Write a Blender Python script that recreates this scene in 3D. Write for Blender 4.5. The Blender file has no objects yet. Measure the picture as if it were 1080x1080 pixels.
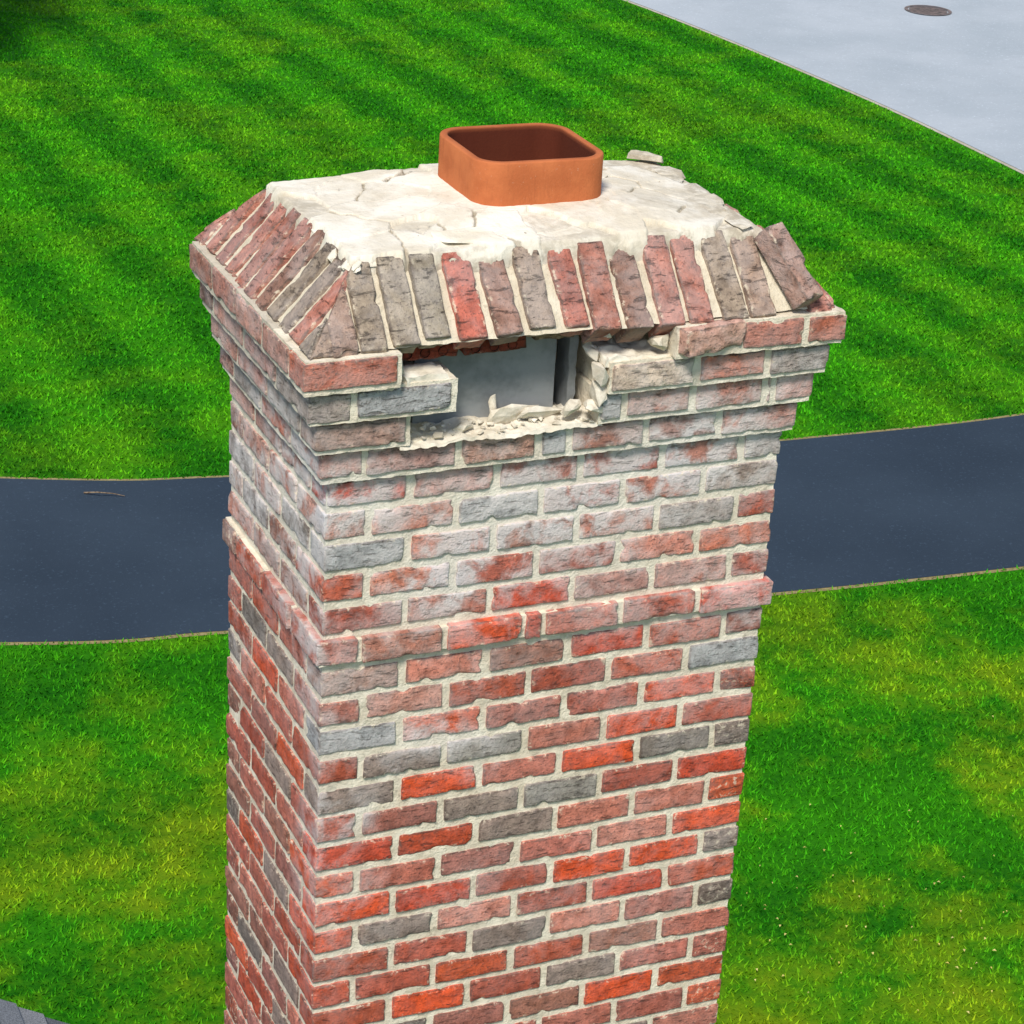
import bpy, bmesh, numpy as np, math, random
from mathutils import Vector, Matrix
random.seed(7); rng=np.random.default_rng(11)
# ------------------------------------------------------------------ scene constants (metres)
CAM=np.array([-1.68190,-4.68163,2.22069]); YAW,PITCH,ROLL,FPX=1.14055,0.42296,0.06125,2531.22
D,C,S,PB=0.73318,0.08102,0.02240,0.0150
CH,CA,CE=0.16377,0.07688,0.07170
W=1.18; MJ=0.0170; BW=0.10
ZG=CAM[2]-9.0
ZB=4.5*C; ZT=ZB+CH
scene=bpy.context.scene
# ------------------------------------------------------------------ noise
TAB=rng.random((3,32,32,32)).astype(np.float32)*2-1
def vnoise(p,ch=0):
    p=np.asarray(p,dtype=np.float64); i=np.floor(p).astype(np.int64); f=p-i; f=f*f*(3-2*f)
    t=TAB[ch]; o=0
    for a in (0,1):
        for b in (0,1):
            for c in (0,1):
                w=(f[...,0] if a else 1-f[...,0])*(f[...,1] if b else 1-f[...,1])*(f[...,2] if c else 1-f[...,2])
                o=o+w*t[(i[...,0]+a)&31,(i[...,1]+b)&31,(i[...,2]+c)&31]
    return o
def vnoise3(p): return np.stack([vnoise(p,0),vnoise(p,1),vnoise(p,2)],-1)
def fbm(p,ch=0,o=4):
    s=0;a=1
    for k in range(o): s=s+a*vnoise(np.asarray(p)*2**k+k*7.3,ch); a*=.5
    return s/1.6
def srgb(r,g,b):
    f=lambda c:(c/255/12.92 if c/255<=.04045 else ((c/255+.055)/1.055)**2.4)
    return (f(r),f(g),f(b))
# ------------------------------------------------------------------ mesh accumulator
class Acc:
    def __init__(s): s.v=[];s.f=[];s.t=[];s.e=[];s.w=[];s.n=0
    def add(s,v,f,t=(1,1,1),e=1.0,w=0.0):
        n=len(v); s.v.append(np.asarray(v,dtype=np.float32)); s.f.append(np.asarray(f)+s.n)
        s.t.append(np.tile(np.array([*t,1.0],dtype=np.float32),(n,1)) if np.ndim(t)==1 else t)
        s.e.append(np.broadcast_to(np.asarray(e,dtype=np.float32),(n,)).copy())
        s.w.append(np.broadcast_to(np.asarray(w,dtype=np.float32),(n,)).copy()); s.n+=n
    def obj(s,name,mat,smooth=True,parent=None):
        v=np.concatenate(s.v); f=np.concatenate(s.f); k=f.shape[1]
        me=bpy.data.meshes.new(name); me.vertices.add(len(v)); me.vertices.foreach_set('co',v.ravel())
        me.loops.add(f.size); me.loops.foreach_set('vertex_index',f.astype(np.int32).ravel())
        me.polygons.add(len(f)); me.polygons.foreach_set('loop_start',np.arange(0,f.size,k,dtype=np.int32))
        me.polygons.foreach_set('loop_total',np.full(len(f),k,dtype=np.int32))
        me.polygons.foreach_set('use_smooth',np.full(len(f),smooth))
        a=me.attributes.new('tint','FLOAT_COLOR','POINT'); a.data.foreach_set('color',np.concatenate(s.t).astype(np.float32).ravel())
        a=me.attributes.new('edge','FLOAT','POINT'); a.data.foreach_set('value',np.concatenate(s.e))
        a=me.attributes.new('wash','FLOAT','POINT'); a.data.foreach_set('value',np.concatenate(s.w))
        me.update(calc_edges=True); me.validate()
        me.materials.append(mat)
        o=bpy.data.objects.new(name,me); scene.collection.objects.link(o)
        if parent: o.parent=parent
        return o
# ------------------------------------------------------------------ brick template
def axis_pts(h,r,n): 
    return np.concatenate([[-h,-h+.4*r],np.linspace(-h+r,h-r,n),[h-.4*r,h]])
_tc={}
def template(nx,ny,nz):
    key=(nx,ny,nz)
    if key in _tc: return _tc[key]
    N=[nx+4,ny+4,nz+4]; V=[];F=[];base=0
    for ax in range(3):
        u,v=[(1,2),(2,0),(0,1)][ax]
        for side in (0,1):
            I,J=np.meshgrid(np.arange(N[u]),np.arange(N[v]),indexing='ij')
            P=np.zeros((N[u],N[v],3),int);P[...,u]=I;P[...,v]=J;P[...,ax]=(N[ax]-1)*side
            idx=np.arange(N[u]*N[v]).reshape(N[u],N[v])+base
            q=np.stack([idx[:-1,:-1],idx[1:,:-1],idx[1:,1:],idx[:-1,1:]],-1).reshape(-1,4)
            if side==0: q=q[:,::-1]
            V.append(P.reshape(-1,3));F.append(q);base+=N[u]*N[v]
    V=np.concatenate(V);F=np.concatenate(F)
    U,inv=np.unique(V,axis=0,return_inverse=True); F=inv.reshape(-1)[F]
    _tc[key]=(U,F,N); return _tc[key]
def brick_local(dims,hi=True,r=.0035):
    h=np.array(dims)/2; st=.009 if hi else .05
    n=[max(2,int(round(d/st))) for d in dims]
    U,F,N=template(*n)
    ax=[axis_pts(h[k],min(r,h[k]*.4),n[k]) for k in range(3)]
    P=np.stack([ax[k][U[:,k]] for k in range(3)],-1)
    q=np.clip(P,-(h-r),h-r); d=P-q; L=np.linalg.norm(d,axis=1,keepdims=True)
    R=np.where(L>1e-9,q+d/np.maximum(L,1e-9)*r,P)
    dist=np.sort(h-np.abs(P),axis=1)[:,1]
    return R,F,dist
PAL_UP=[(186,138,128),(178,122,108),(172,134,126),(190,126,108),(154,144,138),(190,112,88),(162,152,148),(180,140,124),(196,146,132),(170,118,102),(148,142,140)]
PAL_LO=[(182,100,82),(176,88,68),(138,124,114),(188,112,94),(168,106,92),(198,86,54),(126,118,110),(182,106,90),(170,86,66),(162,110,92),(204,92,54),(182,90,64),(188,118,100),(152,102,86),(146,130,120),(172,112,100)]
def tintfor(z,pal=None):
    t=min(1,max(0,(-z+.05)/.55))
    p=pal or (PAL_LO if random.random()<t else PAL_UP)
    c=np.array(srgb(*random.choice(p)))*random.uniform(.8,1.1)
    return tuple(c)
bricks=Acc()
def washf(p):
    z=p[:,2]
    pn=fbm(p*np.array([3.2,3.2,4.2])+4,0,3)
    w=(.33+.38*pn)*np.exp(-((z+.12)/.42)**2)
    left=np.clip(1-(p[:,0]+.05)/.07,0,1)
    w=w+left*.75*np.exp(-((z+.20)/.26)**2)*np.exp(-((p[:,1]-.12)/.38)**2)
    w=w+np.clip(pn*.9,0,.40)*np.exp(-((z+.75)/.30)**2)*np.exp(-((p[:,0]-.25)/.35)**2)+.03+np.clip(pn*.12,0,.08)
    return np.clip(w,0,1)
def place(c,ax,dims,tint,hi=True,jag=1.0,r=.0035,rot=.006,acc=None,wash=None,clamp=None):
    R,F,dist=brick_local(dims,hi,r)
    c=np.array(c,float); M=np.array(ax,float).T
    a=np.array([random.gauss(0,rot) for _ in range(3)])
    R=R+np.cross(a,R)
    if clamp is not None: R=clamp(R)
    P=R@M.T+c
    sd=random.random()*50
    P=P+vnoise3(P*20+sd)*.0013*jag+vnoise3(P*70+sd)*.0012*jag
    chip=np.clip(vnoise(P*34+sd+9)-.36,0,1)*np.clip(1-dist/.014,0,1)
    P=P-(P-c)/np.maximum(np.linalg.norm(P-c,axis=1,keepdims=True),1e-6)*(chip*.02*jag)[:,None]
    (acc or bricks).add(P,F,tint,dist,washf(P) if wash is None else wash)
X,Y,Z=(1,0,0),(0,1,0),(0,0,1)
def split(L,pitch=.2145,m=MJ):
    n=max(1,int(round((L+m)/pitch))); b=(L-(n-1)*m)/n
    return [(k*(b+m),b) for k in range(n)]
BH=.0625
def run(side,s0,s1,x0,x1,y0,y1,z,hi,custom=None,tints=None,i=None):
    segs=custom if custom is not None else [(s0+a,s0+a+b) for a,b in split(s1-s0)]
    for k,(a,b) in enumerate(segs):
        t=tintfor(z)
        if tints and k in tints: t=tints[k]
        L=(b-a)*random.uniform(.975,1.005); dz=random.gauss(0,.0016); out=max(-.0015,min(.001,random.gauss(0,.001)))
        h=BH*random.uniform(.94,1.04)
        if side=='F': place(((a+b)/2,y0+BW/2-out,z+dz),(X,Y,Z),(L,BW,h),t,hi)
        if side=='B': place(((a+b)/2,y1-BW/2,z+dz),(X,Y,Z),(L,BW,h),t,False)
        if side=='L': place((x0+BW/2-out,(a+b)/2,z+dz),(Y,(-1,0,0),Z),(L,BW,h),t,hi)
        if side=='R': place((x1-BW/2,(a+b)/2,z+dz),(Y,(-1,0,0),Z),(L,BW,h),t,hi and z>-.6)
def ring(off,z,par,hi=True,front=None,tf=None,i=None):
    x0,x1,y0,y1=-off,W+off,-off,D+off*.6; q=BW+MJ
    if par:
        run('F',x0,x1-q,x0,x1,y0,y1,z,hi,front,tf); run('R',y0,y1-q,x0,x1,y0,y1,z,hi)
        run('B',x0+q,x1,x0,x1,y0,y1,z,hi); run('L',y0+q,y1,x0,x1,y0,y1,z,hi)
    else:
        run('F',x0+q,x1,x0,x1,y0,y1,z,hi,front,tf); run('L',y0,y1-q,x0,x1,y0,y1,z,hi)
        run('B',x0,x1-q,x0,x1,y0,y1,z,hi); run('R',y0+q,y1,x0,x1,y0,y1,z,hi)
RED=srgb(214,86,46); RD2=srgb(194,78,52); PK=srgb(202,132,114); GR=srgb(142,138,130); BL=srgb(156,160,162)
TF={0:{0:srgb(192,88,72)},2:{0:BL,1:PK},6:{3:RD2,1:PK,0:srgb(166,134,122)},7:{4:BL,0:srgb(190,136,120)},8:{0:BL,4:RED},9:{3:RED,1:GR},10:{1:RED,3:RED},
    12:{0:RD2},13:{4:RED,3:PK},14:{0:RED,1:RD2,3:RED,4:RED},15:{1:PK,3:RD2},16:{3:PK},19:{3:RED},18:{1:RED},11:{4:RD2,2:GR},3:{0:srgb(204,124,98),3:PK},4:{2:RD2},1:{1:BL}}
ncourse=int((-ZG)/C)+2
for i in range(0,ncourse):
    z=-i*C; hi=i<24
    if i==5: continue
    ring(0,z,i%2==0,hi,tf=TF.get(i))
bx=[(.098,.300),(.316,.505),(.519,.556),(.570,.765),(.781,.975),(.991,W+PB)]
ring(PB,-5*C,False,True,front=bx,tf={1:RED,2:RD2,3:srgb(188,100,78),4:srgb(182,94,74),5:RD2,0:srgb(178,120,102)})
# corbel courses
ring(S,C,False,True,front=[(.09,.305),(.322,.505),(.525,.585),(.602,.785),(.802,.98),(.997,W+S)],tf={2:BL})
ring(2*S,2*C,True,True,front=[(-2*S,.172),(.66,.71),(.727,.89),(.907,1.085),(1.102,W+2*S-BW-MJ)],tf={1:BL,0:srgb(166,136,124)})
ring(3*S,3*C,False,True,front=[(.047,.27),(.67,.885),(.90,1.07),(1.087,W+3*S)],tf={0:BL,1:srgb(206,188,170)})
ring(4*S,4*C,True,True,front=[(-4*S,.13),(.995,1.155)],tf={0:srgb(186,104,80),1:srgb(182,114,96)})
place((.905,-4*S+.035,4*C+.004),(np.array([.99,.10,.03]),np.array([-.10,.99,0]),Z),(.165,.10,.064),srgb(190,150,134),jag=1.6,rot=.02)
# ------------------------------------------------------------------ mortar
mortar=Acc()
def hexa(c8,res=.009,amp=.0016,acc=None,wash=None,fr=60,low=.3,edge=1.0):
    acc=acc or mortar
    c8=np.array(c8,float).reshape(2,2,2,3)
    for ax in range(3):
        u,v=[(1,2),(2,0),(0,1)][ax]
        for side in (0,1):
            def P(s,a,b):
                w=np.zeros((3,)+np.shape(a)); w[ax]=s; w[u]=a; w[v]=b
                o=0
                for i in (0,1):
                    for j in (0,1):
                        for k in (0,1):
                            ww=(w[0] if i else 1-w[0])*(w[1] if j else 1-w[1])*(w[2] if k else 1-w[2])
                            o=o+ww[...,None]*c8[i,j,k]
                return o
            a0=np.array(0.);a1=np.array(1.);am=np.array(.5)
            Lu=np.linalg.norm(P(side,a1,am)-P(side,a0,am)); Lv=np.linalg.norm(P(side,am,a1)-P(side,am,a0))
            nu=max(1,int(Lu/res));nv=max(1,int(Lv/res))
            A,B=np.meshgrid(np.linspace(0,1,nu+1),np.linspace(0,1,nv+1),indexing='ij')
            G=P(side,A,B).reshape(-1,3)
            G=G+vnoise3(G*fr)*amp+vnoise3(G*fr*2.7)*amp*.45+vnoise3(G*9+3)*amp*low
            idx=np.arange((nu+1)*(nv+1)).reshape(nu+1,nv+1)
            q=np.stack([idx[:-1,:-1],idx[1:,:-1],idx[1:,1:],idx[:-1,1:]],-1).reshape(-1,4)
            if side==0: q=q[:,::-1]
            acc.add(G,q,(1,1,1),edge,washf(G)*.8 if wash is None else wash)
def box(x0,x1,y0,y1,z0,z1,**k):
    hexa([[[(x,y,z) for z in (z0,z1)] for y in (y0,y1)] for x in (x0,x1)],**k)
m=.0058
box(m,W-m,m,D-m,-24*C,.5*C,res=.0075)
box(m,W-m,m,D-m,ZG,-24*C,res=.08)
box(-.006,W+.006,-.006,D+.006,-5.36*C,-4.64*C)
box(-S+m,W+S-m,-S+m,D+S*.6-m,.46*C,1.5*C)
for k,(gl,gr) in {2:(.185,.655),3:(.285,.665),4:(.14,.82)}.items():
    o=k*S-m; z0,z1=(k-.52)*C,(k+.46)*C; yb=D+k*S*.6-m
    box(-o,gl,-o,.14,z0,z1); box(gr,W+o,-o,.14,z0,z1); box(-o,W+o,.142,yb,z0,z1,res=.02 if k<4 else .012,edge=.2)
nrm=.011
e=CE-nrm; a=CA+nrm; zb=ZB+.002; zt=ZT-.006
hexa([[[(-e,-e,zb),(a,a,zt)],[(-e,D+e,zb),(a,D-a,zt)]],[[(W+e,-e,zb),(W-a,a,zt)],[(W+e,D+e,zb),(W-a,D-a,zt)]]],res=.008,amp=.0022,wash=0.,edge=.6)
# ------------------------------------------------------------------ sloping rowlock bricks
SL=math.hypot(CA+CE,CH); SN,CS=CH/SL,(CA+CE)/SL
TH=.085
def slope_row(origin,along,inward,L,centres,width=.063,pal=None,tints={},hole=None):
    al=np.array(along,float); inw=np.array(inward,float); up=inw*CS+np.array([0,0,SN]); nor=np.array([0,0,CS])-inw*SN
    for k,cx in enumerate(centres):
        ln=SL*random.uniform(.96,1.04); sh=0; th=TH
        if hole and hole[0]<cx<hole[1]: ln=SL*random.uniform(.90,.97); sh=(SL-ln)/2+.002; th=.062
        w=width*random.uniform(.94,1.06); off=max(-.001,min(.007,random.gauss(.003,.003)))
        def clamp(R,cx=cx,ln=ln,sh=sh):
            xx=cx+R[:,0]; 
            tm=np.minimum(xx,L-xx)/(CA+CE)*SL - SL/2 -.006-sh
            R=R.copy(); R[:,1]=np.minimum(R[:,1],tm); return R
        c=np.array(origin)+al*cx+up*(SL/2+sh)+nor*(-th/2+off)
        t=tints.get(k,tintfor(random.choice([0,-.4]),pal))
        place(c,(al,up,nor),(w,ln,th),t,True,jag=1.25,rot=.016,clamp=clamp,r=.004,wash=.10)
PALC=[(166,104,90),(170,110,94),(150,100,86),(172,116,102),(146,112,98),(162,106,92),(142,126,112)]
fc=np.array([.16,.235,.32,.405,.49,.575,.65,.73,.815,.89,.975,1.05])+CE
tt={0:srgb(150,140,124),1:srgb(144,136,120),2:srgb(178,100,84),10:srgb(148,134,118),11:srgb(152,130,114)}
slope_row((-CE,-CE,ZB),X,Y,W+2*CE,np.concatenate([[.030,.088,.155],fc,[fc[-1]+.155]]),pal=PALC,tints={k+3:v for k,v in tt.items()}|{0:srgb(148,128,112),1:srgb(150,126,112),2:srgb(146,134,118)},hole=(.14+CE,.64+CE))
Ll=D+2*CE; slope_row((-CE,D+CE,ZB),(0,-1,0),X,Ll,np.linspace(.035,Ll-.035,11),width=.058,pal=PALC+[(140,128,114),(134,122,108)])
slope_row((W+CE,-CE,ZB),Y,(-1,0,0),Ll,np.linspace(.045,Ll-.05,10),pal=PALC)
slope_row((W+CE,D+CE,ZB),(-1,0,0),(0,-1,0),W+2*CE,np.linspace(.05,W+2*CE-.05,15),pal=PALC)
place((1.135,-.018,ZB+.098),(np.array([.93,.36,.05]),np.array([-.30,.62,.72]),np.array([.22,-.69,.69])),(.064,.20,.055),srgb(158,126,112),jag=1.4,rot=.01,wash=.13)
# ------------------------------------------------------------------ crown: cracked upper coat over a lower bed
FX0,FX1,FY0,FY1=.458,.796,.265,.59; RIM=.668
res=.0034
nx=int((W-2*CA+.12)/res); ny=int((D-2*CA+.12)/res)
gx=np.linspace(CA-.06,W-CA+.06,nx); gy=np.linspace(CA-.06,D-CA+.06,ny)
GX,GY=np.meshgrid(gx,gy,indexing='ij'); p3=np.stack([GX,GY,GX*0],-1)
bd=np.minimum(np.minimum(GX-CA,W-CA-GX),np.minimum(GY-CA,D-CA-GY))
dfl=np.hypot(np.maximum(np.maximum(FX0-GX,GX-FX1),0),np.maximum(np.maximum(FY0-GY,GY-FY1),0))
NS=52
sx=rng.random((NS,2))*[W-2*CA+.08,D-2*CA+.08]+CA-.04
wp=np.stack([GX,GY],-1)+np.stack([fbm(p3*12,0),fbm(p3*12,1)],-1)*.026
dd=np.linalg.norm(wp[:,:,None,:]-sx[None,None],axis=-1); o=np.argpartition(dd,2,axis=-1)[...,:2]
da=np.take_along_axis(dd,o,-1); sw=da[...,0]>da[...,1]
d1=np.minimum(da[...,0],da[...,1]); d2=np.maximum(da[...,0],da[...,1]); cid=np.where(sw,o[...,1],o[...,0]); cid2=np.where(sw,o[...,0],o[...,1])
sb=np.minimum(np.minimum(sx[:,0]-CA,W-CA-sx[:,0]),np.minimum(sx[:,1]-CA,D-CA-sx[:,1]))
sdf=np.hypot(np.maximum(np.maximum(FX0-sx[:,0],sx[:,0]-FX1),0),np.maximum(np.maximum(FY0-sx[:,1],sx[:,1]-FY1),0))
upper=((sb>.02)|(sdf<.07)) & ~((rng.random(NS)<.13)&(sdf>.06))
tilt=rng.normal(0,.35,(NS,2))*np.clip(sdf/.13,0,1)[:,None]; hh=rng.normal(0,.0015,NS)*np.clip(sdf/.10,0,1)
loc=wp-sx[cid]
dome=.024*np.exp(-(dfl/.17)**2)
isup=upper[cid]
zl=ZT+.003+dome*.9+fbm(p3*22,0)*.002+fbm(p3*70,1)*.001
zu=ZT+.012+dome+hh[cid]+loc[...,0]*tilt[cid][...,0]*.05+loc[...,1]*tilt[cid][...,1]*.07+fbm(p3*8,2)*.0022+vnoise(p3*90,1)*.0005
zz=np.where(isup,np.maximum(zu,zl+.005),zl)
openc=(rng.random((NS,NS))<.42); openc=np.triu(openc); openc=openc|openc.T
ck=np.exp(-((d2-d1)/.0034)**2)*np.where(openc[cid,cid2]&isup&upper[cid2],1.,0.)*np.clip(dfl/.03,0,1)
zz=zz-ck*.012
edge_n=bd+.024*fbm(p3*10+2,1)+.012*fbm(p3*40,0)+.012-np.clip(-bd-.035,0,1)*3
zz=np.where(bd<0,zz+bd*1.10,zz)
zz=np.where(edge_n<0,zz-.010-np.clip(-edge_n*2.5,0.002,.08),zz)
idx=np.arange(nx*ny).reshape(nx,ny)
q=np.stack([idx[:-1,:-1],idx[1:,:-1],idx[1:,1:],idx[:-1,1:]],-1).reshape(-1,4)
cxm=(GX[:-1,:-1]).reshape(-1);cym=(GY[:-1,:-1]).reshape(-1)
keep=~((cxm>FX0+.04)&(cxm<FX1-.04)&(cym>FY0+.04)&(cym<FY1-.04))
crown=Acc()
grey=np.clip((GX-.92)*3,0,1)*.35+np.clip(.012-bd,0,.05)*8+np.where(isup,0,.30)+ck*2+np.clip(fbm(p3*4+1,2)*.5,0,.25)
crown.add(np.stack([GX,GY,zz],-1).reshape(-1,3),q[keep],(1,1,1),grey.reshape(-1),0.)
# angular broken pieces
debris=Acc()
def rock(c,dims,rz=0,rx=0,ry=0,n=13,e=.2,acc=None):
    bm=bmesh.new()
    for k in range(n):
        v=rng.normal(0,1,3); v/=max(abs(v)); v*=rng.uniform(.75,1.0)
        bm.verts.new(Vector(v)*.5)
    r=bmesh.ops.convex_hull(bm,input=bm.verts[:]); 
    bmesh.ops.delete(bm,geom=[g for g in r['geom_interior'] if isinstance(g,bmesh.types.BMVert)],context='VERTS')
    bmesh.ops.subdivide_edges(bm,edges=bm.edges[:],cuts=2,use_grid_fill=True); bmesh.ops.triangulate(bm,faces=bm.faces[:])
    bm.verts.index_update()
    M=np.array((Matrix.Rotation(rz,3,'Z')@Matrix.Rotation(ry,3,'Y')@Matrix.Rotation(rx,3,'X')))
    V=np.array([v.co[:] for v in bm.verts])*np.array(dims); V=V@M.T+np.array(c); V=V+vnoise3(V*90)*.0022
    F=np.array([[v.index for v in f.verts] for f in bm.faces]); (acc or debris).add(V,F,(1,1,1),e,0.); bm.free()
U=random.uniform
for k in range(6):
    y=.13+k*.08; rock((W-CA-.045+U(-.02,.02),y,ZT+.008+U(0,.003)),(U(.06,.10),U(.10,.15),.012),rz=U(-.3,.3),ry=U(-.05,.08),n=20,e=.6)
for k in range(9):
    x=U(CA,W-CA); rock((x,CA+U(-.012,.006),ZT-.006+U(-.008,.0)),(U(.04,.09),U(.02,.04),U(.007,.010)),rz=U(-.25,.25),rx=U(.4,.8),n=16,e=U(0.,.5))
for k in range(6):
    y=U(CA,D-CA); rock((CA+U(-.012,.006),y,ZT-.006+U(-.008,.0)),(U(.02,.04),U(.03,.09),U(.007,.010)),rz=U(-.25,.25),ry=U(-.8,-.4),n=16,e=U(0.,.5))
rock((.42,.130,ZT+.017),(.27,.07,.013),rz=.10,rx=.20,n=24,e=0.0); rock((.60,.115,ZT+.011),(.14,.05,.011),rz=.08,rx=.2,n=20,e=.1)
rock((W-CA-.03,D-CA-.03,ZT+.02),(.05,.10,.03),rz=.7,e=.7)
for k in range(26):
    x=U(CA+.02,W-CA-.02); y=U(CA+.01,D-CA-.02); s=U(.003,.007)
    if FX0-.02<x<FX1+.02 and FY0-.02<y<FY1+.02: continue
    rock((x,y,ZT+.013+.022*math.exp(-(max(0,FX0-x,x-FX1)/.17)**2-(max(0,FY0-y,y-FY1)/.17)**2)),(s*1.4,s,s*.6),rz=U(0,3),n=9,e=U(0,.9))
# broken cavity
bed=Acc()
hexa([[[(.165,-.040,1.40*C),(.165,-.034,1.5*C-.001)],[(.165,.07,1.40*C),(.165,.075,1.5*C+.010)]],[[(.67,-.040,1.40*C),(.67,-.034,1.5*C+.001)],[(.67,.07,1.40*C),(.67,.075,1.5*C+.014)]]],res=.005,amp=.007,acc=bed,fr=38,low=.6,wash=0.,edge=.2)
hexa([[[(.16,-.062,3.35*C),(.16,-.058,3.5*C+.012)],[(.16,.03,3.35*C),(.16,.01,3.5*C+.016)]],[[(.268,-.062,3.35*C),(.262,-.058,3.5*C+.008)],[(.268,.02,3.35*C),(.262,.0,3.5*C+.014)]]],res=.005,amp=.0035,acc=bed,fr=50,wash=0.,edge=.05)
hexa([[[(.655,-.062,3.3*C),(.66,-.052,3.5*C+.006)],[(.655,.09,3.4*C),(.66,.08,3.5*C+.014)]],[[(.875,-.062,3.3*C),(.87,-.055,3.5*C+.004)],[(.875,.09,3.4*C),(.87,.08,3.5*C+.012)]]],res=.005,amp=.006,acc=bed,fr=45,low=.6,wash=0.,edge=.1)
for k in range(60):
    x=U(.19,.68); y=U(-.035,.04); s=U(.005,.018); rock((x,y,1.5*C+.002+.12*(y+.035)+s*.2),(s*1.5,s,s*.7),rz=U(0,3),rx=U(-.4,.4),n=11,e=U(0.,.8))
for c,dm,rz,rx in (((.46,.018,1.80*C),(.14,.02,.050),.12,.15),((.415,.025,1.95*C),(.026,.014,.070),.1,-.3),((.53,.01,1.76*C),(.13,.04,.040),.2,.3),((.33,.0,1.68*C),(.05,.03,.025),.5,.3),((.60,-.01,1.85*C),(.06,.04,.05),.3,.3),
                   ((.645,-.045,3.05*C),(.035,.05,.07),.2,.1),((.650,-.035,2.45*C),(.035,.05,.06),.5,.1),((.640,-.030,1.95*C),(.07,.06,.05),.1,.1),((.650,.0,3.55*C),(.04,.05,.03),.2,.1),((.79,-.045,3.9*C),(.05,.05,.04),.5,.2),((.71,-.050,4.50*C),(.14,.03,.014),.0,.1),((.66,-.035,4.30*C),(.02,.04,.035),.1,.1),((.150,-.04,4.0*C),(.020,.05,.06),0,.2)):
    rock(c,dm,rz,rx,n=18,e=U(0.1,.6))
inner=Acc()
box(.225,.578,.052,.068,1.40*C,4.45*C,acc=inner,amp=.0008,wash=0.)
box(.612,.632,.05,.12,1.40*C,3.9*C,acc=inner,amp=.002,wash=0.)
darkb=Acc()
for x0,x1 in ((.145,.30),(.315,.47)): place(((x0+x1)/2,.010,4.16*C),(X,Y,Z),(x1-x0,.05,.044),srgb(120,58,44),acc=darkb,jag=1.8,wash=0.)
place((.545,.018,4.28*C),(X,Y,Z),(.10,.05,.030),srgb(140,120,98),acc=darkb,jag=2.5,wash=0.)
place((.73,.065,4.05*C),(X,Y,Z),(.14,.05,.035),srgb(90,44,34),acc=darkb,jag=2.5,wash=0.)
holes=Acc()
def disc(c,r,n=16,acc=holes,h=.004):
    t=np.linspace(0,2*math.pi,n,endpoint=False)
    ring0=np.stack([c[0]+r*np.cos(t),t*0+c[1]-h,c[2]+r*np.sin(t)],-1); ring1=ring0+[0,h*2,0]
    v=np.concatenate([ring0,ring1,[[c[0],c[1]-h,c[2]]]]); i=np.arange(n);j=(i+1)%n
    f=np.concatenate([np.stack([i,j,j+n,i+n],-1),np.stack([i,j,np.full(n,2*n),np.full(n,2*n)],-1)])
    acc.add(v,f)
for x in (.18,.222,.265,.345,.39,.435): disc((x,-.0135,4.08*C),.0110)
# ------------------------------------------------------------------ node helpers
def newmat(name):
    m=bpy.data.materials.new(name); m.use_nodes=True; nt=m.node_tree; b=nt.nodes['Principled BSDF']; b.inputs['Roughness'].default_value=.95
    b.inputs['Specular IOR Level'].default_value=.12
    return m,nt,b
class NT:
    def __init__(s,nt): s.nt=nt; s.tc=nt.nodes.new('ShaderNodeTexCoord').outputs['Object']
    def l(s,a,b): s.nt.links.new(a,b)
    def val(s,sock,v):
        if isinstance(v,bpy.types.NodeSocket): s.l(v,sock)
        else: sock.default_value=v
    def scaled(s,sc):
        mp=s.nt.nodes.new('ShaderNodeMapping'); mp.inputs['Scale'].default_value=sc; s.l(s.tc,mp.inputs[0]); return mp.outputs[0]
    def noise(s,scale,detail=5,rough=.55,vec=None,dist=0):
        n=s.nt.nodes.new('ShaderNodeTexNoise'); n.inputs['Scale'].default_value=scale; n.inputs['Detail'].default_value=detail; n.inputs['Roughness'].default_value=rough; n.inputs['Distortion'].default_value=dist
        s.l(vec or s.tc,n.inputs['Vector']); return n.outputs['Fac']
    def ramp(s,f,a,b,v0=0,v1=1):
        n=s.nt.nodes.new('ShaderNodeMapRange'); n.interpolation_type='SMOOTHSTEP'
        s.l(f,n.inputs[0]); n.inputs[1].default_value=a;n.inputs[2].default_value=b;n.inputs[3].default_value=v0;n.inputs[4].default_value=v1; return n.outputs[0]
    def mix(s,f,a,b,mode='MIX'):
        n=s.nt.nodes.new('ShaderNodeMix'); n.data_type='RGBA'; n.blend_type=mode
        s.val(n.inputs[0],f); 
        for k,v in ((6,a),(7,b)):
            if isinstance(v,tuple): v=(*v,1) if len(v)==3 else v
            s.val(n.inputs[k],v)
        return n.outputs[2]
    def math(s,op,a,b=0.):
        n=s.nt.nodes.new('ShaderNodeMath'); n.operation=op; s.val(n.inputs[0],a); s.val(n.inputs[1],b); return n.outputs[0]
    def attr(s,name,out='Fac'):
        n=s.nt.nodes.new('ShaderNodeAttribute'); n.attribute_name=name; return n.outputs[out]
    def bump(s,h,st,dist,bs,nrm=None):
        n=s.nt.nodes.new('ShaderNodeBump'); n.inputs['Strength'].default_value=st;n.inputs['Distance'].default_value=dist; s.l(h,n.inputs['Height'])
        if nrm: s.l(nrm,n.inputs['Normal'])
        s.l(n.outputs[0],bs.inputs['Normal']); return n.outputs[0]
MCOL=(.72,.63,.47)
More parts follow.
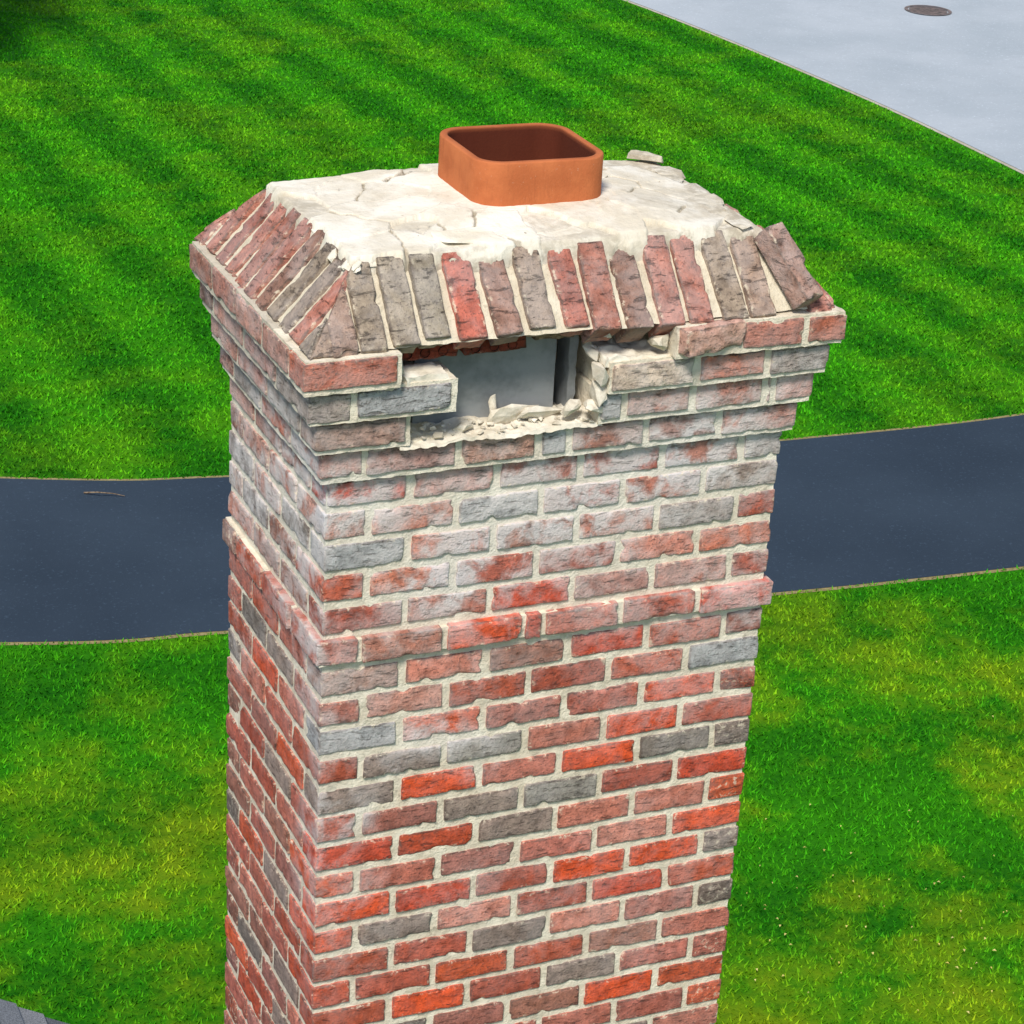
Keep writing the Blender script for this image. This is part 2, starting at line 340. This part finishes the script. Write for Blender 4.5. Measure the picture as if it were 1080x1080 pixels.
def brick_mat(name='weathered_brick',smear=1.0):
    m,nt,b=newmat(name); g=NT(nt)
    n1=g.noise(28,8,.7); n2=g.noise(140,4,.65); n3=g.noise(11,8,.65,dist=.4); n4=g.noise(48,7,.72,dist=.5)
    lay=g.noise(22,6,.7,vec=g.scaled((1,1,4.5)),dist=.3)
    col=g.attr('tint','Color')
    col=g.mix(1.0,col,g.mix(g.ramp(n1,.3,.7),(.64,.59,.56),(1.40,1.32,1.25)),'MULTIPLY')
    col=g.mix(g.ramp(lay,.58,.68,0,.6),col,(.085,.060,.050))
    col=g.mix(g.ramp(n2,.56,.66,0,.65),col,(.07,.05,.042))
    ed=g.math('ADD',g.attr('edge'),g.math('MULTIPLY',g.math('SUBTRACT',n4,.5),.030))
    col=g.mix(g.ramp(ed,.006,-.001,0,.7),col,(.085,.062,.048))
    w=g.math('MULTIPLY',g.attr('wash'),g.ramp(n3,.36,.60,.15,2.0)); w=g.math('MINIMUM',w,.86)
    wc=g.mix(g.ramp(g.attr('wash'),.5,.9),(.68,.63,.60),(.66,.70,.75))
    col=g.mix(w,col,wc)
    sm=g.math('MULTIPLY',g.ramp(n4,.54,.64,0,.7*smear),g.ramp(g.attr('edge'),.012,.002))
    col=g.mix(sm,col,MCOL)
    g.l(col,b.inputs['Base Color'])
    h=g.math('ADD',g.math('ADD',g.math('MULTIPLY',n1,.5),g.math('MULTIPLY',n2,.5)),g.math('MULTIPLY',g.ramp(lay,.56,.70),-.5)); g.bump(h,.95,.008,b)
    return m
def mortar_mat():
    m,nt,b=newmat('cream_mortar'); g=NT(nt)
    n1=g.noise(14,7,.6); n2=g.noise(170,4,.6); n3=g.noise(60,6,.65)
    col=g.mix(g.ramp(n1,.35,.65),(.66,.57,.42),(.84,.76,.59))
    col=g.mix(g.ramp(n3,.55,.69,0,.55),col,(.32,.26,.18))
    col=g.mix(g.ramp(g.attr('edge'),.95,.3,0,.6),col,(.44,.385,.29))
    w=g.math('MINIMUM',g.math('MULTIPLY',g.attr('wash'),.9),.6); col=g.mix(w,col,(.78,.76,.73))
    g.l(col,b.inputs['Base Color']); b.inputs['Specular IOR Level'].default_value=.0
    g.bump(g.math('ADD',g.math('MULTIPLY',n3,.7),g.math('MULTIPLY',n2,.5)),1.,.006,b)
    return m
def crown_mat():
    m,nt,b=newmat('lime_mortar_crown'); g=NT(nt)
    n1=g.noise(7,8,.6,dist=.3); n2=g.noise(150,4,.6); n3=g.noise(35,7,.65)
    col=g.mix(g.ramp(n1,.38,.62),(.67,.60,.47),(.82,.765,.65))
    gm=g.math('MULTIPLY',g.attr('edge'),g.ramp(n3,.38,.6,.4,1.3)); gm=g.math('MINIMUM',gm,.85)
    col=g.mix(gm,col,(.36,.31,.23))
    col=g.mix(g.ramp(n3,.57,.68,0,.4),col,(.46,.40,.30))
    g.l(col,b.inputs['Base Color']); b.inputs['Specular IOR Level'].default_value=.0
    g.bump(g.math('ADD',g.math('MULTIPLY',n3,.7),g.math('MULTIPLY',n2,.35)),.8,.005,b)
    return m
def simple_mat(name,c0,c1,scale=20,rough=.9,bump=.3,bd=.004):
    m,nt,b=newmat(name); g=NT(nt); n=g.noise(scale,7,.65)
    g.l(g.mix(g.ramp(n,.35,.65),c0,c1),b.inputs['Base Color']); b.inputs['Roughness'].default_value=rough
    g.bump(g.noise(scale*5,5,.6),bump,bd,b); return m
chim=bpy.data.objects.new('brick_chimney',None); scene.collection.objects.link(chim)
MB=brick_mat(); MM=mortar_mat(); MC=crown_mat()
bricks.obj('bricks',MB,parent=chim); mortar.obj('mortar_joints',MM,parent=chim); crown.obj('mortar_crown',MC,parent=chim)
bed.obj('broken_mortar_bed',MC,parent=chim); debris.obj('mortar_debris',MC,smooth=False,parent=chim)
inner.obj('grey_liner_slab',simple_mat('grey_cement',(.17,.18,.18),(.27,.28,.28),9),parent=chim)
darkb.obj('cored_bricks',brick_mat('cavity_brick',.4),parent=chim)  # brick shader with less mortar smear, darker tints set per brick
holes.obj('painted_core_holes',simple_mat('hole_shade_black',(.008,.007,.007),(.015,.013,.012)),parent=chim)  # near-black discs paint the shade inside the core holes
# ------------------------------------------------------------------ clay flue
def rr(x0,x1,y0,y1,r,n=10):
    P=[]
    for cx,cy,a0 in ((x1-r,y1-r,0),(x0+r,y1-r,90),(x0+r,y0+r,180),(x1-r,y0+r,270)):
        for k in range(n+1):
            t=math.radians(a0+90*k/n); P.append((cx+r*math.cos(t),cy+r*math.sin(t)))
    return P
flue=Acc(); th=.020
prof=[(0,ZT-.03),(0,RIM-.05),(0,RIM-.004),(.0015,RIM-.001),(.004,RIM),(th-.004,RIM),(th-.0015,RIM-.001),(th,RIM-.004),(th,RIM-.012),(th,RIM-.04),(th,ZT-.6)]
rings=[]
for off,z in prof:
    P=np.array(rr(FX0+off,FX1-off,FY0+off,FY1-off,.072-off)); rings.append(np.concatenate([P,np.full((len(P),1),z)],1))
R=np.array(rings);K=R.shape[1]; V=R.reshape(-1,3); V=V+vnoise3(V*14)*.0018
f=[]
for i in range(len(prof)-1):
    for j in range(K): f.append((i*K+j,i*K+(j+1)%K,(i+1)*K+(j+1)%K,(i+1)*K+j))
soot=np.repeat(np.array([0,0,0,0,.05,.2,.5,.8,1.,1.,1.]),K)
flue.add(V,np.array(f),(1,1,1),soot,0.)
m,nt,b=newmat('terracotta'); g=NT(nt)
st=g.noise(90,5,.6,vec=g.scaled((1,1,.12))); n=g.noise(10,7,.6); sp=g.noise(120,3,.7)
col=g.mix(g.ramp(n,.35,.68),(.44,.125,.045),(.55,.17,.062)); col=g.mix(g.ramp(st,.55,.75,0,.3),col,(.28,.08,.034))
col=g.mix(g.ramp(sp,.64,.74,0,.35),col,(.62,.40,.28))
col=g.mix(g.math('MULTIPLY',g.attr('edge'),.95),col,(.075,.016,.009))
g.l(col,b.inputs['Base Color']); b.inputs['Roughness'].default_value=.9; g.bump(g.math('ADD',st,g.noise(160,3)),.35,.003,b)
flue.obj('clay_flue_liner',m,parent=chim)
# ------------------------------------------------------------------ ground
def catmull(pts,n=10):
    pts=[np.array(p,float) for p in pts]; P=[2*pts[0]-pts[1]]+pts+[2*pts[-1]-pts[-2]]; o=[]
    for i in range(1,len(P)-2):
        for k in range(n):
            t=k/n; a,b,c,d=P[i-1:i+3]
            o.append(.5*((2*b)+(-a+c)*t+(2*a-5*b+4*c-d)*t*t+(-a+3*b-3*c+d)*t**3))
    o.append(pts[-1]); return np.array(o)
def strip(name,A,B,z,mat,parent=None):
    n=len(A); v=[(*p,z) for p in A]+[(*p,z) for p in B]
    f=[(i,n+i,n+i+1,i+1) for i in range(n-1)]
    me=bpy.data.meshes.new(name); me.from_pydata([tuple(map(float,q)) for q in v],[],f)
    me.update(); 
    if me.polygons[0].normal.z<0: me.flip_normals()
    me.materials.append(mat); o=bpy.data.objects.new(name,me); scene.collection.objects.link(o)
    if parent: o.parent=parent
    return o
def grass_mat(name,blade):
    m,nt,b=newmat(name); g=NT(nt)
    geo=nt.nodes.new('ShaderNodeNewGeometry'); sep=nt.nodes.new('ShaderNodeSeparateXYZ')
    pos=geo.outputs['Position']; g.l(pos,sep.inputs[0]); px,py=sep.outputs[0],sep.outputs[1]
    big=g.noise(.3,4,.55,vec=pos); mid=g.noise(1.7,6,.6,vec=pos); fine=g.noise(16,5,.75,vec=pos)
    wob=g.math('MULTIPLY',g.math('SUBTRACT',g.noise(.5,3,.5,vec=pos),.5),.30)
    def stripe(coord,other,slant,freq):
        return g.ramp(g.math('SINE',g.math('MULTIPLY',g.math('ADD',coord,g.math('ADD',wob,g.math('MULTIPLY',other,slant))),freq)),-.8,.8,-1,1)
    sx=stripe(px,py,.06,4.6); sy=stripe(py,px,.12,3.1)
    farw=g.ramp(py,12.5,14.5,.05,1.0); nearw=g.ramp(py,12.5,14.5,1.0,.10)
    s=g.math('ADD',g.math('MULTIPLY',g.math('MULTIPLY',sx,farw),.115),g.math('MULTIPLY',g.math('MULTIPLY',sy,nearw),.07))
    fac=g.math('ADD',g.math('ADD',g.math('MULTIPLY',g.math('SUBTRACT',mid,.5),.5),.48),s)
    fac=g.math('ADD',fac,g.math('MULTIPLY',g.math('SUBTRACT',fine,.5),1.0))
    k=1.0 if blade else .6
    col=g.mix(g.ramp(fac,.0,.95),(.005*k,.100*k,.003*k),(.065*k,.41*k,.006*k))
    yel=g.math('ADD',g.math('ADD',g.math('MULTIPLY',big,1.0),g.math('MULTIPLY',mid,.7)),g.math('MULTIPLY',fac,.25))
    yw=g.ramp(yel,.86,1.22,0,.8)
    near=g.ramp(py,13.,8.,.25,1.0)
    col=g.mix(g.math('MULTIPLY',yw,near),col,(.29*k,.39*k,.010*k))
    if blade: col=g.mix(.6,col,g.mix(1.0,col,g.attr('tint','Color'),'MULTIPLY'))
    g.l(col,b.inputs['Base Color']); b.inputs['Roughness'].default_value=.8; b.inputs['Specular IOR Level'].default_value=.05
    if not blade: g.bump(fine,.6,.03,b)
    return m
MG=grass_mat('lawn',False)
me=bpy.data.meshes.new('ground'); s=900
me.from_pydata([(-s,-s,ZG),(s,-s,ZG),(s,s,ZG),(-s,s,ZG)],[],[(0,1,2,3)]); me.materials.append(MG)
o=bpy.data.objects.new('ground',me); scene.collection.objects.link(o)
far=catmull([(-40,30),(-15,22),(-4,18),(2.41,15.48),(4.37,14.95),(7,14.55),(9.99,14.30),(12.76,14.24),(15.5,14.6),(16.9,15.4),(17.9,17.2)])
near=catmull([(-40,26),(-15,18),(-4,14.2),(1.72,12.31),(3.48,11.98),(5.8,11.6),(8.21,11.29),(10.62,11.11),(14.5,10.9),(16.6,10.1),(18.0,8.0)])
def asphalt(name,c0,c1,sc,spk=.4):
    m,nt,b=newmat(name); g=NT(nt); n=g.noise(.5,5,.6); s=g.noise(sc,3,.7); l=g.noise(4,6,.6)
    col=g.mix(g.ramp(n,.3,.7),c0,c1); col=g.mix(g.ramp(l,.45,.75,0,.25),col,tuple(c*.75 for c in c0))
    col=g.mix(g.ramp(s,.58,.72,0,spk),col,tuple(min(1,c*1.8) for c in c1))
    g.l(col,b.inputs['Base Color']); g.bump(s,.4,.01,b); return m
strip('thatch_edge',far+np.array([0,.05]),near-np.array([0,.05]),ZG+.003,simple_mat('dry_thatch',(.20,.16,.07),(.32,.26,.12),30))
strip('driveway',far,near,ZG+.007,asphalt('driveway_asphalt',(.025,.038,.056),(.035,.052,.074),32,.7))
re=catmull([(18.0,-60),(18.05,-10),(18.1,15),(18.08,22.04),(17.95,26.5),(17.21,33.02),(15.6,40),(11,52),(0,70),(-30,100)])
tn=np.gradient(re,axis=0); tn/=np.linalg.norm(tn,axis=1,keepdims=True); nr=np.stack([tn[:,1],-tn[:,0]],1)
strip('road_edging',re-nr*.07,re+nr*.02,ZG+.004,simple_mat('edging',(.40,.36,.27),(.50,.46,.38),6))
strip('road',re,re+nr*11,ZG+.011,asphalt('road_surface',(.35,.39,.42),(.43,.465,.495),24,.35))
mh=Acc(); n=40
def annul(r0,r1,z,acc,c=(22.35,31.3)):
    t=np.linspace(0,2*math.pi,n,endpoint=False); a=np.stack([c[0]+r0*np.cos(t),c[1]+r0*np.sin(t),t*0+z],-1); b=np.stack([c[0]+r1*np.cos(t),c[1]+r1*np.sin(t),t*0+z],-1)
    i=np.arange(n);j=(i+1)%n; acc.add(np.concatenate([a,b]),np.stack([i,i+n,j+n,j],-1))
annul(.001,.34,ZG+.022,mh,); annul(.36,.42,ZG+.026,mh)
for k in range(-4,5):
    for l in range(-4,5):
        x,y=22.35+k*.07,31.3+l*.07
        if math.hypot(k*.07,l*.07)<.30: mh.add([(x-.02,y-.02,ZG+.028),(x+.02,y-.02,ZG+.028),(x+.02,y+.02,ZG+.028),(x-.02,y+.02,ZG+.028)],np.array([[0,1,2,3]]))
mh.obj('manhole_cover',simple_mat('cast_iron',(.10,.085,.075),(.24,.18,.16),12,.6),smooth=False)
# ------------------------------------------------------------------ grass blades (one mesh)
fw=np.array([math.cos(YAW)*math.cos(PITCH),math.sin(YAW)*math.cos(PITCH),-math.sin(PITCH)])
r_=np.cross(fw,[0,0,1]);r_/=np.linalg.norm(r_);u_=np.cross(r_,fw)
rv=r_*math.cos(ROLL)+u_*math.sin(ROLL);uv=-r_*math.sin(ROLL)+u_*math.cos(ROLL)
def grass():
    N=1150000
    x=rng.uniform(-1,20,N);y=rng.uniform(4,40,N)
    d=np.hypot(x-CAM[0],y-CAM[1]); keep=rng.random(N)<np.clip((16/d)**1.2,0,1)
    az=np.arctan2(y-CAM[1],x-CAM[0]); keep&=(az>YAW-.30)&(az<YAW+.30)
    fy=np.interp(x,far[:,0],far[:,1]); ny_=np.interp(x,near[:,0],near[:,1]); keep&=(y>fy+.02)|(y<ny_-.02)
    rx=np.interp(y,re[:,1],re[:,0]); keep&=x<rx-.09
    x=x[keep];y=y[keep];n=len(x); d=d[keep]
    a=rng.uniform(0,2*math.pi,n); h=rng.uniform(.018,.040,n); w=rng.uniform(.005,.009,n)*np.clip(d/15,1,2.); 
    la=rng.uniform(0,2*math.pi,n); ll=h*rng.uniform(.3,1.2,n)
    v=np.zeros((n,3,3)); v[:,0]=np.stack([x-w*np.cos(a),y-w*np.sin(a),np.full(n,ZG)],-1); v[:,1]=np.stack([x+w*np.cos(a),y+w*np.sin(a),np.full(n,ZG)],-1)
    v[:,2]=np.stack([x+ll*np.cos(la),y+ll*np.sin(la),ZG+h],-1)
    t=np.ones((n,3,4)); s=rng.uniform(.6,1.6,n); t[:,:,0]=(s*rng.uniform(.8,1.4,n))[:,None]; t[:,:,1]=s[:,None]; t[:,:,2]=s[:,None]
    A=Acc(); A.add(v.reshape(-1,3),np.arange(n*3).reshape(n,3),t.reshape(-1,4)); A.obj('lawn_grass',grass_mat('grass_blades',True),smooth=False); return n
print('blades',grass())
lv=Acc()
for k in range(110):
    if k<70: x=rng.normal(6.3,.8);y=rng.normal(6.6,.6)
    else: x=rng.uniform(4.2,9.0);y=rng.uniform(5.5,10.5)
    s=rng.uniform(.006,.016);a=rng.uniform(0,6.3);z=ZG+.04
    c,sn=math.cos(a)*s,math.sin(a)*s
    lv.add([(x-c,y-sn,z),(x+sn*.6,y-c*.6,z+.008),(x+c,y+sn,z),(x-sn*.6,y+c*.6,z+.01)],np.array([[0,1,2,3]]))
lv.obj('fallen_leaves',simple_mat('leaf_litter',(.50,.42,.10),(.60,.52,.2),10),smooth=False)
tw=bpy.data.curves.new('twig','CURVE'); tw.dimensions='3D'; tw.bevel_depth=.008; sp=tw.splines.new('POLY'); pts=[(3.05,14.93,.02),(3.15,14.84,.05),(3.28,14.80,.04),(3.38,14.76,.02)]
sp.points.add(3)
for i,p in enumerate(pts): sp.points[i].co=(p[0],p[1],ZG+p[2],1); sp.points[i].radius=1-.2*i
tw.materials.append(simple_mat('twig_bark',(.12,.08,.05),(.25,.19,.13),40)); o=bpy.data.objects.new('twig',tw); scene.collection.objects.link(o)
# ------------------------------------------------------------------ house (roof corner lower left)
house=bpy.data.objects.new('house',None); scene.collection.objects.link(house)
def pmesh(name,v,f,mat,par):
    me=bpy.data.meshes.new(name); me.from_pydata(v,[],f); me.update(); me.materials.append(mat); o=bpy.data.objects.new(name,me); scene.collection.objects.link(o); o.parent=par; return o
RS=.70; YE=3.74; XE=.36; XR=-4.2; Y0=-9.
zr=lambda x:-3.99-RS*(x-.03)
roof=Acc(); row=.14; nrow=int((XE-XR)/(row*.82)); 
for k in range(nrow):
    xa=XE-k*row*.82; xb=max(xa-row*.95,XR)
    y=YE
    while y>Y0:
        wl=random.uniform(.2,.34); yb=max(y-wl,Y0); t=srgb(*random.choice([(128,130,134),(114,116,122),(142,142,144),(106,108,112)]))
        z0=zr(xa)+.018+random.uniform(0,.004); z1=zr(xb)+.004
        roof.add([(xa,y-.004,z0),(xa,yb,z0),(xb,yb,z1),(xb,y-.004,z1),(xa,y-.004,z0-.018),(xa,yb,z0-.018)],np.array([[0,1,2,3],[4,5,1,0]]),t); y=yb
m,nt,b=newmat('asphalt_shingle'); g=NT(nt); n=g.noise(150,3,.7); g.l(g.mix(1.,g.attr('tint','Color'),g.mix(g.ramp(n,.35,.65),(.6,.6,.6),(1.2,1.2,1.2)),'MULTIPLY'),b.inputs['Base Color']); g.bump(n,.5,.004,b)
roof.obj('roof_shingles',m,smooth=False,parent=house)
wm=simple_mat('painted_siding',(.55,.54,.50),(.60,.59,.55),5); tm=simple_mat('trim',(.7,.7,.68),(.75,.75,.73),5)
XL=2*XR-XE; ze=zr(XE); zk=zr(XR)
pmesh('roof_deck',[(XE,YE-.01,ze-.005),(XR,YE-.01,zk-.005),(XL,YE-.01,ze-.005),(XE,Y0,ze-.005),(XR,Y0,zk-.005),(XL,Y0,ze-.005),
  (XE,YE-.01,ze-.12),(XR,YE-.01,zk-.12),(XL,YE-.01,ze-.12),(XE,Y0,ze-.12),(XR,Y0,zk-.12),(XL,Y0,ze-.12)],
  [(0,3,4,1),(1,4,5,2),(6,7,10,9),(7,8,11,10),(0,1,7,6),(1,2,8,7),(0,6,9,3),(2,5,11,8),(3,9,10,4),(4,10,11,5)],tm,house)
wx0,wx1,wy0,wy1=XL+.35,XE-.40,Y0+.35,YE-.35
pmesh('walls',[(wx0,wy0,ZG),(wx1,wy0,ZG),(wx1,wy1,ZG),(wx0,wy1,ZG),(wx0,wy0,ze+.05),(wx1,wy0,ze+.05),(wx1,wy1,ze+.05),(wx0,wy1,ze+.05),(XR,wy0,zk-.15),(XR,wy1,zk-.15)],
  [(0,1,5,8,4),(1,2,6,5),(2,3,7,9,6),(3,0,4,7)],wm,house)
gm=simple_mat('window_glass',(.03,.04,.05),(.05,.06,.07),3,.1,.0)
for x in (-6.5,-2.8): 
    pmesh('window',[(x,wy1+.01,ZG+1),(x+1.1,wy1+.01,ZG+1),(x+1.1,wy1+.01,ZG+2.2),(x,wy1+.01,ZG+2.2)],[(0,3,2,1)],gm,house)
    for q in ((x-.08,x,ZG+.92,ZG+2.28),(x+1.1,x+1.18,ZG+.92,ZG+2.28),(x,x+1.1,ZG+2.2,ZG+2.28),(x,x+1.1,ZG+.92,ZG+1)):
        pmesh('window_frame',[(q[0],wy1+.03,q[2]),(q[1],wy1+.03,q[2]),(q[1],wy1+.03,q[3]),(q[0],wy1+.03,q[3])],[(0,3,2,1)],tm,house)
# ------------------------------------------------------------------ unseen tree, added beyond the far left to shade the lawn corner
tree=bpy.data.objects.new('added_shade_tree',None); scene.collection.objects.link(tree)
TB=np.array([1.6,31.4,ZG]); bark=simple_mat('bark',(.06,.045,.03),(.13,.10,.07),12,.95,.8,.03)
tr=Acc()
def limb(p0,p1,r0,r1,n=9):
    p0=np.array(p0,float);p1=np.array(p1,float); d=p1-p0; L=np.linalg.norm(d); d/=L; a=np.cross(d,[.3,.9,.1]); a/=np.linalg.norm(a); b=np.cross(d,a); ks=6; V=[]
    for k in range(ks+1):
        t=k/ks; c=p0+d*L*t+a*math.sin(t*3)*L*.04; r=r0+(r1-r0)*t
        for j in range(n): q=2*math.pi*j/n; V.append(c+(a*math.cos(q)+b*math.sin(q))*r)
    F=[(k*n+j,k*n+(j+1)%n,(k+1)*n+(j+1)%n,(k+1)*n+j) for k in range(ks) for j in range(n)]
    tr.add(V,np.array(F))
limb(TB,TB+[0,0,8.0],.32,.06)
cl=[]
for k in range(30):
    h=1.6+k*.22; a=k*2.4; L=3.5*math.sqrt(max(.08,1-((h-4.0)/5.4)**2))*random.uniform(.75,1.05)
    e_=TB+[math.cos(a)*L,math.sin(a)*L,h+L*.25]; limb(TB+[0,0,h],e_,.09,.02,6)
    for t in (.35,.55,.7,.85,1.0): cl.append((TB+[0,0,h])*(1-t)+e_*t+rng.normal(0,.25,3))
tr.obj('trunk_and_limbs',bark,parent=tree)
lf=Acc(); cl=np.array(cl); n=60000; ci=rng.integers(0,len(cl),n); p=cl[ci]+rng.normal(0,.40,(n,3)); s=rng.uniform(.06,.12,n)[:,None]
a=rng.normal(0,1,(n,3)); a/=np.linalg.norm(a,axis=1,keepdims=True); b2=np.cross(a,rng.normal(0,1,(n,3))); b2/=np.linalg.norm(b2,axis=1,keepdims=True)
v=np.stack([p-a*s,p-b2*s*.6,p+a*s,p+b2*s*.6],1).reshape(-1,3); cs=rng.uniform(.5,1.4,len(cl))[ci]
t=np.ones((n,4,4)); t[:,:,0]=(.035*cs)[:,None]; t[:,:,1]=(.09*cs)[:,None]; t[:,:,2]=(.015*cs)[:,None]
lf.add(v,np.arange(n*4).reshape(n,4),t.reshape(-1,4)); m,nt,b=newmat('leaves'); g=NT(nt); g.l(g.attr('tint','Color'),b.inputs['Base Color'])
lf.obj('foliage',m,smooth=False,parent=tree)
# ------------------------------------------------------------------ light, world, camera
sd=Vector((-.48,-.62,1.0)).normalized()
sun=bpy.data.lights.new('sun','SUN'); sun.energy=4.0; sun.angle=math.radians(14); sun.color=(1,.95,.87)
so=bpy.data.objects.new('sun',sun); so.rotation_euler=sd.to_track_quat('Z','Y').to_euler(); scene.collection.objects.link(so)
w=bpy.data.worlds.new('World'); scene.world=w; w.use_nodes=True; nt=w.node_tree; bg=nt.nodes['Background']
sk=nt.nodes.new('ShaderNodeTexSky'); sk.sky_type='NISHITA'; sk.sun_disc=False; sk.sun_elevation=math.asin(sd.z); sk.sun_rotation=math.atan2(sd.x,sd.y)
nt.links.new(sk.outputs[0],bg.inputs[0]); bg.inputs[1].default_value=.14
cam=bpy.data.cameras.new('camera'); co=bpy.data.objects.new('camera',cam); scene.collection.objects.link(co)
M=Matrix(((rv[0],uv[0],-fw[0],CAM[0]),(rv[1],uv[1],-fw[1],CAM[1]),(rv[2],uv[2],-fw[2],CAM[2]),(0,0,0,1))); co.matrix_world=M
cam.sensor_width=36; cam.lens=FPX/1080*36; cam.clip_end=3000; scene.camera=co
scene.view_settings.view_transform='Standard'; scene.view_settings.look='None'; scene.view_settings.exposure=0
